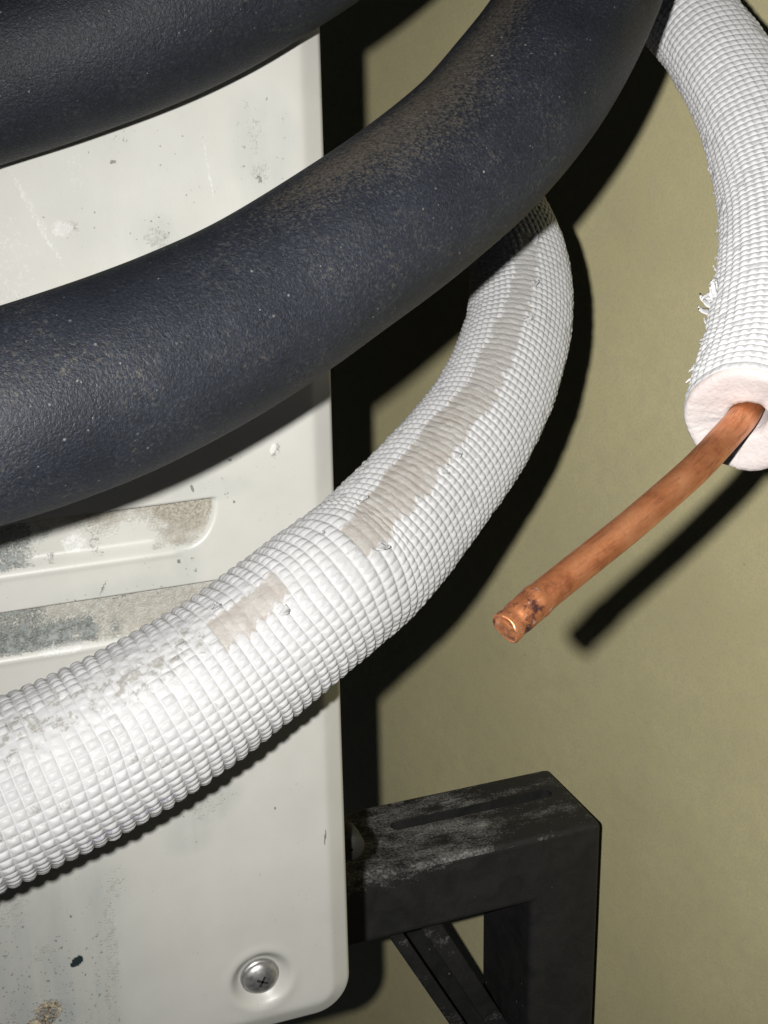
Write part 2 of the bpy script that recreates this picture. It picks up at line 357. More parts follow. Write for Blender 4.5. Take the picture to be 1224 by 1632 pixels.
    blob(wash, 330, 780, 80, 22, 0.5)
    blob(dirt, 330, 1290, 50, 22, 0.42, -0.4); blob(dirt, 178, 1500, 17, 150, 0.43); blob(dirt, 172, 1590, 10, 60, 0.42); blob(dirt, 68, 1520, 34, 26, 0.42); blob(dirt, 20, 1450, 40, 60, 0.38); blob(dirt, 185, 1405, 26, 46, 0.40); blob(dirt, 250, 380, 32, 22, 0.47); blob(dirt, 415, 275, 26, 24, 0.46); blob(dirt, 110, 365, 26, 18, 0.46); blob(dirt, 405, 210, 20, 60, 0.38)
    blob(green, 40, 1620, 60, 30, 0.36); blob(green, 110, 1575, 26, 20, 0.36); blob(green, 8, 1525, 10, 7, 0.5)
    blob(rust, 78, 1612, 36, 30, 0.62); blob(rust, 66, 1630, 44, 16, 0.64)
    blob(hole, 122, 1533, 8, 7.5, 3.0, 0.3); blob(hole, 127, 1529, 6, 7, 3.0); blob(hole, 117, 1538, 5, 4, 3.0)
    blob(mark, 440, 718, 13, 20, 0.55, 0.4); blob(mark, 366, 733, 7, 4, 0.7); blob(mark, 306, 778, 4, 10, 0.75, -0.3); blob(mark, 373, 800, 4, 4, 0.8)
    blob(mark, 518, 1335, 2.5, 22, 0.9, 0.12); blob(mark, 398, 1396, 1.6, 6, 0.9, 0.3); blob(mark, 438, 1288, 4, 4, 0.85); blob(mark, 415, 1391, 1.4, 9, 0.7, 0.2)
    blob(mark, 195, 222, 16, 6, 0.6, 0.4); blob(mark, 180, 258, 9, 6, 0.6); blob(mark, 165, 935, 4, 24, 0.62, 0.5); blob(mark, 200, 955, 34, 4, 0.6, -0.1)
    blob(mark, 285, 895, 4, 5, 0.8); blob(mark, 408, 225, 3, 26, 0.55, -0.2); blob(mark, 413, 285, 9, 12, 0.62); blob(mark, 390, 165, 10, 9, 0.5)
    blob(chalk, 60, 350, 9, 120, 0.46, -0.45); blob(chalk, 20, 420, 60, 110, 0.38); blob(chalk, 120, 270, 18, 70, 0.38); blob(chalk, 332, 270, 3, 80, 0.55, -0.14); blob(chalk, 435, 715, 7, 12, 0.8, 0.4)
    blob(chalk, 100, 365, 24, 16, 0.6); blob(chalk, 120, 870, 30, 22, 0.6); blob(chalk, 100, 1035, 60, 14, 0.55)
    v = np.stack([X, Y, Z], -1)
    back = v[:, -1:, :].copy(); back[:, :, 1] = YP + 0.03; v = np.concatenate([v, back], 1)
    bot = v[:1].copy(); bot[:, :, 1] = YP + 0.03; v = np.concatenate([bot, v], 0)
    def ext(a): a = np.concatenate([a, a[:, -1:]], 1); return np.concatenate([a[:1], a], 0)
    A = {k: ext(a) for k, a in (('dirt', dirt), ('green', green), ('rust', rust), ('hole', hole), ('mark', mark), ('chalk', chalk), ('wash', wash))}
    q = grid_quads(nz + 1, nx + 1)[:, ::-1].copy()
    return mesh_from('side_panel', v.reshape(-1, 3), q, MP, unit_root, attrs=A)
build_panel()
def box(name, lo, hi, mat, parent, bevel=0.0, attrs_fn=None, seg=3):
    bm = bmesh.new(); bmesh.ops.create_cube(bm, size=1.0)
    lo = np.array(lo); hi = np.array(hi)
    for v in bm.verts: v.co = Vector(lo + (np.array(v.co) + 0.5) * (hi - lo))
    if bevel: bmesh.ops.bevel(bm, geom=bm.edges[:], offset=bevel, segments=seg, affect='EDGES', profile=0.5)
    v = np.array([list(x.co) for x in bm.verts]); f = [[x.index for x in p.verts] for p in bm.faces]; bm.free()
    return mesh_from(name, v, f, mat, parent, smooth=False)
MCAB = mat_plain('cream_cabinet_steel', (0.55, 0.55, 0.52), 0.45)
box('cabinet_body', (XE - 0.22, YP + 0.031, Z0 + 0.002), (XE - 0.004, YP + 0.36, on_panel(400, -260)[1]), MCAB, unit_root, 0.002)
def lathe(name, prof, center, axis, mat, parent, n=48, smooth=True):
    axis = unit(axis); a = unit(np.cross(axis, (0.3, 0.1, 1))); b = np.cross(axis, a)
    th = np.linspace(0, 2 * np.pi, n, endpoint=False)
    v = np.array([[center + a * r * math.cos(t) + b * r * math.sin(t) + axis * h for t in th] for r, h in prof]).reshape(-1, 3)
    return mesh_from(name, v, grid_quads(len(prof), n, True), mat, parent, smooth=smooth)
sc = np.array((SCX, YP + 0.0026, SCZ))
prof = [(0.0062, 0.0), (0.0062, 0.0007), (0.0059, 0.0010), (0.0057, 0.0012)] + [(0.0056 * math.cos(t), 0.0012 + 0.0024 * math.sin(t)) for t in np.linspace(0, 1.32, 12)] + [(0.0010, 0.0036), (0.0002, 0.0036)]
screw = lathe('screw', prof, sc, (0, -1, 0), MM, unit_root)
tag(screw, 'domed silver screw in a dimple near the bottom corner')
def cross():  # raised black bars imitate the shade inside a cross recess
    bm_v = []; f = []
    for k in range(2):
        for sx in (-1,):
            lo = np.array((-0.0019, -0.00474, -0.00036)); hi = np.array((0.0019, -0.0032, 0.00036))
            c8 = np.array([[x, y, z] for x in (lo[0], hi[0]) for y in (lo[1], hi[1]) for z in (lo[2], hi[2])])
            ang = 0.5 + k * math.pi / 2; R = np.array([[math.cos(ang), 0, math.sin(ang)], [0, 1, 0], [-math.sin(ang), 0, math.cos(ang)]])
            n = len(bm_v); bm_v += list(c8 @ R.T + sc + np.array((0, 0.0010, 0)))
            f += [[n + i for i in q] for q in ((0, 1, 3, 2), (4, 6, 7, 5), (0, 4, 5, 1), (2, 3, 7, 6), (0, 2, 6, 4), (1, 5, 7, 3))]
    bpy.context.view_layer.update()
    return mesh_from('cross_slot_shade', np.array(bm_v), f, MBLACK, screw, smooth=False, base=np.array(unit_root.location))
cross()

# ------------------------------------------------------------------ dark foam insulated pipes
def hose(name, pix, label, seed, dust_fn=None, ns=420, nt=160):
    ax, r = axis_from(pix, 40); L = length(ax); s = np.linspace(0, L, ns); A, r = resample(ax, r, s)
    for _ in range(8): A[1:-1] = (A[:-2] + 2 * A[1:-1] + A[2:]) / 4
    T, N, B = frames(A); th = np.linspace(0, 2 * np.pi, nt, endpoint=False) + np.pi
    S, TH = np.meshgrid(s, th, indexing='ij')
    lump = 0.0004 * (vnoise(S * 45, np.cos(TH) * 2 + 7, seed) + vnoise(S * 45 + 9, np.sin(TH) * 2 + 7, seed + 1) - 1) \
         + 0.0003 * (vnoise(S * 22 + 3, TH * 1.3, seed + 2) - 0.5)
    rr = r[:, None] + lump
    v = A[:, None] + N[:, None] * (np.cos(TH) * rr)[..., None] + B[:, None] * (np.sin(TH) * rr)[..., None]
    d = dust_fn(S / L, -((TH + np.pi) % (2 * np.pi) - np.pi)) if dust_fn else np.zeros_like(S)
    base = A[ns // 3]
    nv = ns * nt; caps = [list(range(nt))[::-1], list(range((ns - 1) * nt, nv))]
    o = mesh_from(name, v.reshape(-1, 3), grid_quads(ns, nt, True)[:, ::-1].copy(), MH, base=base, attrs={'dust': d.ravel()})
    return tag(o, label, 'insulated pipe', 'dark foam insulated pipes')
up = [(-260, 190, 0.325, 0.0205), (-80, 128, 0.328, 0.0207), (80, 76, 0.332, 0.021), (250, 14, 0.337, 0.021), (400, -62, 0.343, 0.021), (540, -150, 0.350, 0.021), (680, -262, 0.360, 0.021), (780, -380, 0.375, 0.021)]
hose('foam_insulated_pipe', up, 'dark foam insulated pipe lying across the top left of the white panel', 11,
     lambda u, t: 0.22 * np.exp(-((t + 1.1) / 0.4) ** 2))
mid = [(-220, 720, 0.262, 0.0197), (-60, 680, 0.268, 0.0197), (60, 646, 0.274, 0.0197), (210, 590, 0.284, 0.0197), (370, 512, 0.297, 0.0195), (530, 412, 0.310, 0.0193), (660, 318, 0.322, 0.0193), (770, 222, 0.334, 0.0193), (862, 110, 0.347, 0.0193), (925, 0, 0.360, 0.0193), (965, -110, 0.372, 0.0193), (985, -260, 0.385, 0.0193)]
def middust(u, t):
    a = 0.55 * np.exp(-((t - 1.0) / 0.40) ** 2) * sstep(0.22, 0.42, u) + 0.22 * np.exp(-((t - 0.3) / 0.5) ** 2) * np.exp(-((u - 0.5) / 0.12) ** 2) + 0.25 * np.exp(-((t - 0.5) / 0.5) ** 2)
    return np.maximum(a, 0.25 * np.exp(-((t + 1.3) / 0.2) ** 2))
hose('foam_insulated_pipe', mid, 'thick dark foam insulated pipe sweeping across the middle up to the top right', 23, middust)

# ------------------------------------------------------------------ white embossed jackets
def jacket(pix, pitch_fn, ncell, hgt, sub, zone_fn, seed, end_smooth=0.0):
    ax, r = axis_from(pix, 60); L = length(ax)
    for _ in range(30): ax[1:-1] = (ax[:-2] + 2 * ax[1:-1] + ax[2:]) / 4
    sd = np.linspace(0, L, 4000); ph = np.concatenate([[0], np.cumsum((sd[1] - sd[0]) / pitch_fn(sd[1:] / L))])
    nr = int(ph[-1]); ph *= nr / ph[-1]
    sa = np.array([0.0, 0.12, 0.28, 0.5, 0.72, 0.88]) if sub == 6 else np.array([0.0, 0.08, 0.2, 0.36, 0.54, 0.72, 0.86, 0.95])
    na = len(sa); pr = (np.arange(nr)[:, None] + sa[None]).ravel(); pr = np.append(pr, nr)
    s = np.interp(pr, ph, sd); A, r = resample(ax, r, s); T, N, B = frames(A)
    for F_ in (N, B):
        pass
    pc = (np.arange(ncell)[:, None] + sa[None]).ravel(); nt = len(pc)
    PR, PC = np.meshgrid(pr, pc, indexing='ij')
    ci = np.minimum(np.floor(PR), nr - 1).astype(int); a = PR - ci; cj = np.floor(PC).astype(int); b = PC - cj
    TH = (PC / ncell) * 2 * np.pi - np.pi                      # 0 faces the camera
    thc = ((cj + 0.5) / ncell) * 2 * np.pi - np.pi
    sc_ = np.interp(ci + 0.5, ph, sd) / L
    z = zone_fn(sc_, thc, S=s[:, None] / L + 0 * TH, TH=TH, ci=ci, cj=cj, a=a, b=b)
    rnd = rng.random((nr + 1, ncell)); rnd2 = rng.random((nr + 1, ncell))
    amp = (0.82 + 0.28 * rnd[ci, cj]) * z['amp'] * np.where(rnd2[ci, cj] > 0.965, 0.45, 1.0)
    ring = 1 - np.abs(2 * a - 1) ** 6
    a0 = 0.55; b0 = 0.42
    pyr = np.minimum(np.minimum(a / a0, (1 - a) / (1 - a0)), np.minimum(b / b0, (1 - b) / (1 - b0)))
    pyr = np.minimum(pyr, 0.62) / 0.62 * (0.86 + 0.14 * np.minimum(pyr, 0.95)); pyr = pyr * (1.12 - 0.20 * b - 0.10 * a)
    pa = np.clip(1 - (2 * a - 1) ** 2, 0, 1) ** 0.55
    h = hgt * amp * (0.16 * ring + 0.16 * pa + 0.74 * pyr)
    h = h + hgt * 0.14 * (rnd2[ci, cj] - 0.5) * pa * z['amp']
    # flattened or torn cells
    h = np.where(z['bare'] > 0.5, hgt * (-0.02 + 0.22 * np.sin(np.pi * a) + 0.26 * (vnoise(PR * 1.7, PC * 1.1, seed) - 0.5) + 0.22 * (vnoise(PR * 4.1, PC * 3.3, seed + 1) - 0.5)), h)
    h = h * (1 - z['crush']) + z['crush'] * hgt * (0.30 + 0.75 * (vnoise(PR * 2.3, PC * 2.3, seed + 4) - 0.5)) * (0.25 + 0.75 * pa)
    lump = 0.0008 * (vnoise(s[:, None] * 32 + 0 * TH, TH * 1.4 + 20, seed + 2) - 0.5) + 0.0002 * (vnoise(s[:, None] * 190 + 0 * TH, TH * 5 + 40, seed + 3) - 0.5)
    rr = r[:, None] + h + lump
    v = A[:, None] + N[:, None] * (np.cos(TH) * rr)[..., None] + B[:, None] * (np.sin(TH) * rr)[..., None]
    env = np.minimum(1, np.minimum(s, L - s) / 0.01)[:, None]
    v = v + T[:, None] * (env * 0.45 * pitch_fn(s / L)[:, None] * (vnoise(s[:, None] * 55 + 0 * TH, TH * 1.6 + 30, seed + 7) - 0.5))[..., None]
    return dict(v=v, q=grid_quads(len(pr), nt, True)[:, ::-1].copy(), A=A, T=T, N=N, B=B, r=r, s=s, L=L, z=z, nt=nt, ns=len(pr), TH=TH, ax=ax, rr=rr)
def flap(parent, c, nrm, up_, w, l, curl, mat, seed, base):
    """a small torn tongue of film, curling away from the surface; it has thickness"""
    g = np.random.default_rng(seed); nrm = unit(nrm); up_ = unit(up_ - nrm * np.dot(up_, nrm)); sd = np.cross(nrm, up_)
    n, m = 8, 6; v = []
    for side in (0, 1):
        for i in range(n):
            t = i / (n - 1); ang = curl * t * 1.6; p = c + up_ * l * t * math.cos(ang * 0.6) + nrm * (l * t * math.sin(ang) * 0.9 + 0.0001 - side * 0.00022)
            ww = w * (1 - 0.75 * t ** 1.5) 
            for j in range(m):
                q = j / (m - 1) - 0.5; v.append(p + sd * (q * ww + 0.15 * w * (g.random() - 0.5) * t) + up_ * 0.22 * l * (g.random() - 0.5) * (t > 0.6) + nrm * 0.12 * w * math.sin(q * 5 + seed) * t)
    f = []
    for k in range(2):
        for i in range(n - 1):
            for j in range(m - 1):
                a = k * n * m + i * m + j; qd = [a, a + 1, a + m + 1, a + m]; f.append(qd if k == 0 else qd[::-1])
    o = n * m; bd = [j for j in range(m)] + [i * m + m - 1 for i in range(1, n)] + [(n - 1) * m + j for j in range(m - 2, -1, -1)] + [i * m for i in range(n - 2, 0, -1)]
    for x, y in zip(bd, bd[1:] + bd[:1]): f.append([y, x, x + o, y + o])
    return mesh_from('torn_flap', np.array(v), f, mat, parent, base=base)

# the long pipe that loops back behind the dark hose
loop = [(-190, 1352, 0.332, 0.0199), (-70, 1300, 0.337, 0.0202), (65, 1237, 0.344, 0.0206), (167, 1186, 0.349, 0.0204), (272, 1125, 0.354, 0.0199), (375, 1056, 0.360, 0.0192),
        (520, 944, 0.370, 0.0188), (590, 886, 0.380, 0.0184), (677, 788, 0.395, 0.0173), (757, 686, 0.410, 0.0163), (806, 590, 0.424, 0.0157), (829, 492, 0.440, 0.0151),
        (820, 400, 0.455, 0.0150), (778, 326, 0.468, 0.0150), (712, 296, 0.478, 0.0150), (630, 318, 0.484, 0.0150), (540, 372, 0.488, 0.0150), (440, 430, 0.49, 0.0150), (330, 480, 0.49, 0.0150)]
LAX, _ = axis_from(loop, 60); LL = length(LAX)
def s_of(px, py):
    """fraction of the loop's length nearest to a seen point"""
    seg = np.concatenate([[0], np.cumsum(np.linalg.norm(np.diff(LAX, axis=0), axis=1))]) / LL
    rel = (LAX - CAM) @ M; pr = rel[:, :2] / rel[:, 2:] * F + np.array((W / 2, H / 2))
    return seg[np.argmin(((pr - np.array((px, py))) ** 2).sum(1))]
k_s = [s_of(*p) for p in ((318, 1020), (350, 990), (432, 945), (522, 897), (585, 845), (700, 690), (780, 570), (830, 480), (858, 425))]
SMIN = s_of(65, 1237)
def loop_pitch(u):
    return np.interp(u, [0, SMIN, s_of(375, 1056), s_of(590, 886), s_of(757, 686), 1], [0.0036, 0.0035, 0.0031, 0.0025, 0.0022, 0.0022])
def loop_zone(sc, th, S, TH, ci, cj, a, b):
    deg = np.degrees(th) * SGN
    jit = 5.0 * (vnoise(ci * 0.9 + 3, 0 * ci + 4.0, 5) - 0.5)
    cen = np.interp(sc, [k_s[0], k_s[2], k_s[3], k_s[4], k_s[5], k_s[6], k_s[7], k_s[8]], [27, 27, 22, 20, 22, 12, -4, -20])
    hw = np.interp(sc, [k_s[0], k_s[1], k_s[2], k_s[3], k_s[4], k_s[5], k_s[6], k_s[7], k_s[8]], [11, 14, 11, 14, 18, 18, 15, 12, 7])
    on = ((sc > k_s[0]) & (sc < k_s[2])) | ((sc > k_s[3]) & (sc < k_s[8]))
    deg2 = np.degrees(TH) * SGN
    jl = 9.0 * (vnoise(ci * 0.43 + 3, 0 * ci + 4.0, 5) - 0.5) + 2.5 * (vnoise(ci * 3.3, 0 * ci + 1.0, 15) - 0.5)
    jr = 7.0 * (vnoise(ci * 0.71 + 8, 0 * ci + 9.0, 6) - 0.5) + 7.0 * (vnoise(ci * 3.7, 0 * ci + 2.0, 16) - 0.5)
    wob = 3.0 * (vnoise(ci * 1.0 + a * 3, deg2 * 0.25, 18) - 0.5)
    lo_e = cen - hw + jr + 5.5 * np.abs(2 * a - 1) ** 0.7 * -1 + 3 + wob; hi_e = cen + hw + jl + wob
    bare = (on & (deg2 > lo_e) & (deg2 < hi_e)).astype(float)
    # worn top: crushed and dirty between the camera-side and the upper edge, fading along the pipe
    w1 = sstep(k_s[3], k_s[0], S) * np.exp(-((deg2 - 32) / 26) ** 2) * sstep(SMIN - 0.15, SMIN, S)
    w2 = np.exp(-((S - k_s[3]) / 0.03) ** 2) * np.exp(-((deg2 - 6) / 22) ** 2)
    PRF = ci + a
    patch = vnoise(ci * 0.7, cj * 0.7, 9)
    crush = np.clip(1.5 * w1 * sstep(0.3, 0.62, patch) + 0.8 * w2 * sstep(0.4, 0.7, patch), 0, 0.92)
    pit = (rng.random(ci.shape) * 0 + vnoise(ci * 3.1, cj * 3.1, 12))
    soil = np.clip(0.36 * w1 * sstep(0.3, 0.7, vnoise(PRF * 2.1, TH * 16, 12)) + 0.22 * w1 + 0.34 * w2, 0, 1)
    soil = np.maximum(soil, 0.40 * np.exp(-((deg2 + 22) / 26) ** 2) * sstep(s_of(520, 944), s_of(272, 1125), S) * (vnoise(ci * 2.1, cj * 2.1, 33) > 0.62))
    ink = np.exp(-((deg2 + 62) / 4) ** 2) * (S > s_of(60, 1230)) * (S < s_of(215, 1160)) * 0.75
    pale = sstep(k_s[5] - 0.05, k_s[7], S)
    return dict(pale=pale, amp=np.ones_like(S), bare=bare, crush=crush * (1 - bare), soil=soil * (1 - bare), ink=ink)
SGN = 1.0
# which way round is "towards the upper left" in the picture
_A, _r = resample(LAX, np.ones(len(LAX)), np.linspace(0, LL, 50)); _T, _N, _B = frames(_A)
SGN = 1.0 if (M.T @ _B[15])[1] < 0 else -1.0
base = P(272, 1125, 0.354)
white_pipe = thing('insulated_pipe', base, 'white embossed insulated pipe with a long worn strip, looping behind the dark pipe', 'insulated pipe')
J = jacket(loop, loop_pitch, 52, 0.00078, 8, loop_zone, 31)
mesh_from('jacket', J['v'].reshape(-1, 3), J['q'], MJ, white_pipe, attrs={k: J['z'][k].ravel() for k in ('bare', 'soil', 'ink', 'pale')})
def on_loop(px, py, off):
    u = s_of(px, py); i = np.argmin(abs(J['s'] / J['L'] - u)); t = math.radians(off) * SGN
    nrm = J['N'][i] * math.cos(t) + J['B'][i] * math.sin(t)
    return J['A'][i] + nrm * (J['r'][i] + 0.0004), nrm, J['T'][i], np.cross(nrm, J['T'][i]) * SGN
FLAPS = [(690, 775, 3, 0.0035, 0.0030, 0.8, 1), (672, 800, 1, 0.003, 0.0028, 0.7, 2), (545, 905, 4, 0.0035, 0.0042, 0.9, 3), (560, 850, 38, 0.004, 0.0035, 0.7, 4),
         (780, 560, -3, 0.003, 0.003, 0.8, 5), (812, 510, -8, 0.003, 0.003, 0.9, 6), (852, 440, -18, 0.0035, 0.0035, 1.0, 7), (335, 985, 44, 0.0035, 0.0035, 0.9, 8), (425, 985, 10, 0.004, 0.003, 0.7, 9), (500, 900, 40, 0.003, 0.003, 0.8, 10)]
for (px, py, off, w, l, cu, sd) in FLAPS:
    c, nrm, T_, U_ = on_loop(px, py, off)
    g = random.Random(sd)
    flap(white_pipe, c, nrm, U_ * (1 if off > 25 else 1) * g.choice((1, 0.6)) + T_ * g.uniform(-0.7, 0.7), w * 0.8, l * 0.8, cu, MJ, sd, np.array(base))

# the cut pipe at the right with the bare copper tube
cutp = [(900, -210, 0.475, 0.0136), (985, -90, 0.452, 0.0136), (1062, -10, 0.434, 0.0136), (1132, 74, 0.416, 0.0136), (1192, 180, 0.396, 0.0136), (1228, 300, 0.374, 0.0136), (1236, 420, 0.351, 0.0135), (1222, 540, 0.330, 0.0134), (1192, 668, 0.308, 0.0134)]
cbase = P(1228, 300, 0.374)
cut_pipe = thing('cut_insulated_pipe', cbase, 'white embossed insulated pipe cut open at its end with bare copper tube sticking out', 'insulated pipe')
def cut_zone(sc, th, S, TH, ci, cj, a, b):
    amp = 1 - 0.6 * sstep(0.985, 0.993, S)
    soil = 0.30 * np.exp(-((S - 0.52) / 0.02) ** 2) * np.exp(-((np.degrees(TH) * SGN2 - 35) / 14) ** 2) * (vnoise(ci * 2.7, cj * 2.7, 3) > 0.5)
    crush = 0.55 * (vnoise(ci * 0.35, cj * 0.35, 21) > 0.72) * (np.abs(np.degrees(TH)) > 60)
    return dict(pale=0 * S, amp=amp, bare=0 * S, crush=crush, soil=soil, ink=0 * S)
SGN2 = 1.0
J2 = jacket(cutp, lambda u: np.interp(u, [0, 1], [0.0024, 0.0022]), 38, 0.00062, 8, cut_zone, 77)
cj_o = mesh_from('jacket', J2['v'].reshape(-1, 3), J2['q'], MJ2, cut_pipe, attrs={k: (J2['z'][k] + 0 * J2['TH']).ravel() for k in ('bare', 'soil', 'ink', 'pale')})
# cut face of the foam: ring from jacket rim to the hole, uneven, with the hole's inner wall
def foam_end():
    c, T_, N_, B_ = J2['A'][-1], J2['T'][-1], J2['N'][-1], J2['B'][-1]
    nt = J2['nt']; th = J2['TH'][-1]; R = J2['rr'][-1]
    rings = []; prof = [(1.0, 0.0), (0.99, 0.0004), (0.95, 0.0010), (0.88, 0.0012), (0.8, 0.0011), (0.7, 0.0008), (0.6, 0.0006), (0.5, 0.0003), (0.40, 0.0001), (0.33, -0.0003), (0.30, -0.002), (0.295, -0.008)]
    for k, (f, h) in enumerate(prof):
        rag = (0.0007 * (vnoise(th * 2 + 20, 0 * th + f * 3, 5) - 0.5) + 0.00022 * (vnoise(np.cos(th) * f * 14 + 90, np.sin(th) * f * 14 + 90, 6) - 0.5)) * (1 if 0.32 < f < 0.999 else 0)
        tilt = 0.0012 * np.cos(th - 2.2) * (f if f < 0.999 else 0) * 0.4
        rings.append(c + N_ * (np.cos(th) * R * f)[:, None] + B_ * (np.sin(th) * R * f)[:, None] + T_ * (h + rag + tilt)[:, None])
    return mesh_from('foam_core', np.array(rings).reshape(-1, 3), grid_quads(len(prof), nt, True)[:, ::-1].copy(), MF, cut_pipe)
foam_end()
def copper():
    c, T_ = J2['A'][-1], J2['T'][-1]; R = 0.00318
    pts = [c - T_ * 0.018, c - T_ * 0.010, P(1186, 662, 0.3085), P(1152, 701, 0.301), P(1112, 744, 0.2945), P(1062, 789, 0.290), P(1000, 842, 0.285), P(930, 898, 0.280), P(865, 950, 0.275), P(808, 1000, 0.2705)]
    ax = catmull(np.array(pts), 30)
    for _ in range(25): ax[1:-1] = (ax[:-2] + 2 * ax[1:-1] + ax[2:]) / 4
    L = length(ax); s = np.linspace(0, L, 240); A, _ = resample(ax, np.ones(len(ax)), s); T, N, B = frames(A)
    e = L - s
    rad = R * (1 + 0.075 * np.exp(-((e - 0.0085) / 0.0010) ** 2) + 0.05 * sstep(0.009, 0.007, e) - 0.06 * np.exp(-((e - 0.0018) / 0.0009) ** 2))
    nt = 56; th = np.linspace(0, 2 * np.pi, nt, endpoint=False)
    rings = [A[i] + N[i] * (np.cos(th) * rad[i] * (1 + 0.006 * np.sin(3 * th + i * .05)))[:, None] + B[i] * (np.sin(th) * rad[i])[:, None] for i in range(len(s))]
    tip = [sstep(0.016, 0.004, x) * np.ones(nt) for x in e]
    # closed, rolled end: rounded lip then a shallow dished cap
    cap = []; ct = []
    for f, h in [(1.01, 0.0002), (0.97, 0.00045), (0.92, 0.00055), (0.87, 0.0005), (0.80, 0.00035), (0.68, 0.00045), (0.5, 0.0007), (0.3, 0.0008), (0.12, 0.0008), (0.01, 0.0008)]:
        w = 0.0006 * (vnoise(np.cos(th) * f * 2.2 + 9, np.sin(th) * f * 2.2 + 9, 3) - 0.5)
        cap.append(A[-1] + N[-1] * (np.cos(th) * rad[-1] * f)[:, None] + B[-1] * (np.sin(th) * rad[-1] * f)[:, None] + T[-1] * (h + w)[:, None]); ct.append(np.full(nt, 0.45 if f < 0.7 else 0.9))
    q = grid_quads(len(rings), nt, True)[:, ::-1].copy()
    tube = mesh_from('copper_tube', np.array(rings).reshape(-1, 3), q, MC, cut_pipe, attrs={'tip': np.array(tip).ravel(), 'along': np.repeat(s * 60, nt), 'ca': np.tile(np.cos(th) * 1.3, len(s)), 'sa': np.tile(np.sin(th) * 1.3, len(s))})
    bpy.context.view_layer.update()
    capv = np.array([rings[-1]] + cap).reshape(-1, 3); qc = grid_quads(len(cap) + 1, nt, True)[:, ::-1].copy()
    mesh_from('crimped_end', capv, qc, MC, tube, attrs={'tip': np.concatenate([[np.ones(nt)], ct]).ravel(), 'along': capv @ np.array((300, 0, 0)), 'ca': capv @ np.array((0, 300, 0)), 'sa': capv @ np.array((0, 0, 300))})
copper()
# ragged film hanging at the cut pipe's left edge
def on_cut(u, deg):
    i = np.argmin(abs(J2['s'] / J2['L'] - u)); best = None
    for sg in (1, -1):
        t = math.radians(deg) * sg; n = J2['N'][i] * math.cos(t) + J2['B'][i] * math.sin(t)
        if (M.T @ n)[0] < 0: best = n
    return J2['A'][i] + best * (J2['r'][i] + 0.0004), best, J2['T'][i]
_g = random.Random(5)
_fl = [(0.845 + _g.uniform(-0.014, 0.014), _g.uniform(68, 88), _g.uniform(0.0022, 0.0036), _g.uniform(0.0016, 0.0034), _g.uniform(0.1, 0.6), 40 + q) for q in range(9)]
_fl += [(_g.uniform(0.56, 0.97), _g.uniform(84, 95), _g.uniform(0.0006, 0.0011), _g.uniform(0.0008, 0.0015), 0.8, 60 + q) for q in range(16)]
for (u, deg, w, l, cu, sd) in _fl:
    c, n, T_ = on_cut(u, deg); flap(cut_pipe, c, np.cross(n, T_) * _g.choice((1, -1)), n + _g.uniform(-1.3, 0.5) * T_ + _g.uniform(-0.5, 0.5) * np.cross(n, T_), w, l, cu, MJ2, sd, np.array(cbase))

# ------------------------------------------------------------------ wall bracket
def line_y(px, py, y):
    r = ray(px, py); t = (y - CAM[1]) / r[1]; return CAM + r * t
DB = 0.625
cn = P(960, 1311, DB); YB = cn[1]                  # near top right corner of the arm
wdt = 0.052
xr = cn[0]
bro = thing('wall_bracket', (xr, YB + wdt, P(950, 1632, DB)[2] - 0.12), 'black steel wall bracket with dusty slotted arm under the cabinet', 'bracket')
ztop = cn[2]; zbot = line_y(720, 1472, YB)[2]; xin = line_y(846, 1500, YB)[0]; xleft = line_y(330, 1450, YB)[0]
def bracket_part(name, outline, y0, y1, bevel, cut=None, dust=None):
    bm = bmesh.new(); k = len(outline)
    va = [bm.verts.new((x, y0, z)) for x, z in outline]; vb = [bm.verts.new((x, y1, z)) for x, z in outline]
    bm.faces.new(va); bm.faces.new(vb[::-1])
    for i in range(k): bm.faces.new((va[(i + 1) % k], va[i], vb[i], vb[(i + 1) % k]))
    bmesh.ops.recalc_face_normals(bm, faces=bm.faces[:])
    bmesh.ops.bevel(bm, geom=bm.edges[:], offset=bevel, segments=5, affect='EDGES', profile=0.5)
    me = bpy.data.meshes.new(name); bm.to_mesh(me); bm.free(); me.materials.append(MB)
    o = bpy.data.objects.new(name, me); scene.collection.objects.link(o)
    if cut is not None:
        md = o.modifiers.new('slot', 'BOOLEAN'); md.object = cut; md.solver = 'EXACT'
        bpy.context.view_layer.update(); ev = o.evaluated_get(bpy.context.evaluated_depsgraph_get()); new = bpy.data.meshes.new_from_object(ev)
        o.modifiers.clear(); o.data = new; bpy.data.objects.remove(cut)
    # subdivide so that dust can be laid on as an attribute
    bm = bmesh.new(); bm.from_mesh(o.data); bmesh.ops.triangulate(bm, faces=bm.faces[:])
    for _ in range(7):
        es = [e for e in bm.edges if e.calc_length() > 0.005]
        if not es: break
        bmesh.ops.subdivide_edges(bm, edges=es, cuts=1)
        bmesh.ops.triangulate(bm, faces=[f for f in bm.faces if len(f.verts) > 3])
    off = np.array(bro.location)
    co = np.array([list(v.co) for v in bm.verts]); nr = np.array([list(v.normal) for v in bm.verts])
    for v in bm.verts: v.co = Vector(np.array(v.co) - off)
    bm.to_mesh(o.data); bm.free()
    a = o.data.attributes.new('dust', 'FLOAT', 'POINT'); a.data.foreach_set('value', (dust(co, nr) if dust else np.zeros(len(co))).astype(np.float32))
    if not o.data.materials: o.data.materials.append(MB)
    o.parent = bro
    return o
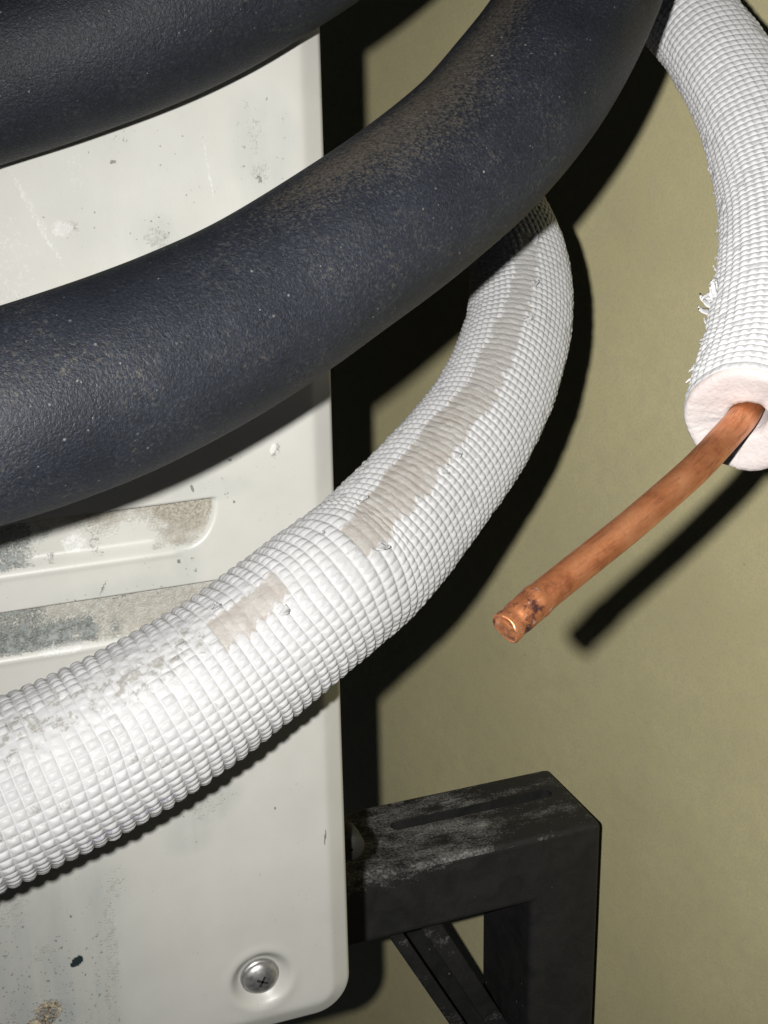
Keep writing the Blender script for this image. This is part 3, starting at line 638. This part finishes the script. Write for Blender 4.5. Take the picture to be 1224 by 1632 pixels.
def stadium(x0, x1, y, w, z0, z1):
    n = 12; r = w / 2; pts = [(x1 - r + r * math.cos(t), y + r * math.sin(t)) for t in np.linspace(-math.pi / 2, math.pi / 2, n)] + [(x0 + r + r * math.cos(t), y + r * math.sin(t)) for t in np.linspace(math.pi / 2, 3 * math.pi / 2, n)]
    v = [(x, y_, z0) for x, y_ in pts] + [(x, y_, z1) for x, y_ in pts]; k = len(pts)
    f = [list(range(k))[::-1], list(range(k, 2 * k))] + [[i, (i + 1) % k, (i + 1) % k + k, i + k] for i in range(k)]
    me = bpy.data.meshes.new('cutter'); me.from_pydata(v, [], f); o = bpy.data.objects.new('cutter', me); scene.collection.objects.link(o); return o
def on_top(px, py):
    r = ray(px, py); t = (ztop - CAM[2]) / r[2]; return CAM + r * t
s0 = on_top(618, 1312); s1 = on_top(884, 1268)
def arm_dust(co, nr):
    up_ = (nr[:, 2] > 0.3); t = (co[:, 0] - xleft) / (xr - xleft)
    edge = np.exp(-((ztop - co[:, 2]) / 0.012) ** 2) * sstep(line_y(800, 1400, YB)[0], line_y(640, 1400, YB)[0], co[:, 0])
    ins = (np.abs(co[:, 1] - (s0[1] + s1[1]) / 2) < 0.0036) & (co[:, 2] < ztop - 0.0006) & (co[:, 0] > s0[0]) & (co[:, 0] < s1[0])  # dust kept out of the slot so its darker colour imitates the shade inside
    return np.where(ins, -0.6, np.where(up_, 0.44 - 0.13 * sstep(line_y(760, 1300, YB)[0], line_y(900, 1300, YB)[0], co[:, 0]), np.maximum(0.46 * edge, 0.12)))
zlow = P(950, 1632, DB)[2] - 0.12
outline = [(xleft, zbot), (xin, zbot), (xin, zlow), (xr - 0.001, zlow), (xr, ztop), (xleft, ztop)]
frame = bracket_part('frame', outline, YB, YB + wdt, 0.0030, stadium(s0[0], s1[0], (s0[1] + s1[1]) / 2, 0.0070, ztop - 0.024, ztop + 0.01), arm_dust)
# diagonal brace: a channel with two raised rails
def brace():
    z_lo = bro.location[2] + 0.03
    a = line_y(628, 1505, YB + 0.020); d = unit(line_y(716, 1632, YB + 0.020) - a)
    end = a + d * 0.13; top = a - d * 0.03
    side = np.cross(d, (0, 1, 0)); side = side if side[0] > 0 else -side
    px1 = np.linalg.norm(line_y(101, 1500, YB) - line_y(100, 1500, YB))
    def bar(name, o0, o1, y0, y1, parent):
        v = np.array([p + side * o + np.array((0, y, 0)) for p in (top, end) for o in (o0, o1) for y in (y0, y1)])
        f = [(0, 1, 3, 2), (4, 6, 7, 5), (0, 4, 5, 1), (2, 3, 7, 6), (0, 2, 6, 4), (1, 5, 7, 3)]
        ob = mesh_from(name, v, f, MB, parent, smooth=False, base=np.array(bro.location), attrs={'dust': np.full(8, 0.27 if name == 'rail' else -0.3)})  # dust value also paints lit rails and a shaded groove between them
        b = ob.modifiers.new('bevel', 'BEVEL'); b.width = 0.0008; b.segments = 2
        return ob
    k = px1 * 0.83
    web = bar('brace', 2 * k, 110 * k, 0.026, 0.029, bro)
    bar('rail', 0, 30 * k, 0.0, 0.0258, web); bar('rail', 68 * k, 112 * k, 0.0, 0.0258, web)
brace()
# rounded rubber foot of the unit peeping out between cabinet edge and bracket
ft = P(549, 1336, 0.50)
lathe('rubber_foot', [(0.0005, -0.004), (0.0042, -0.004), (0.0052, -0.003), (0.0054, 0.0), (0.0052, 0.006), (0.0044, 0.0075), (0.0005, 0.0078)], ft, (0, -1, 0), MRUB, unit_root, 40)
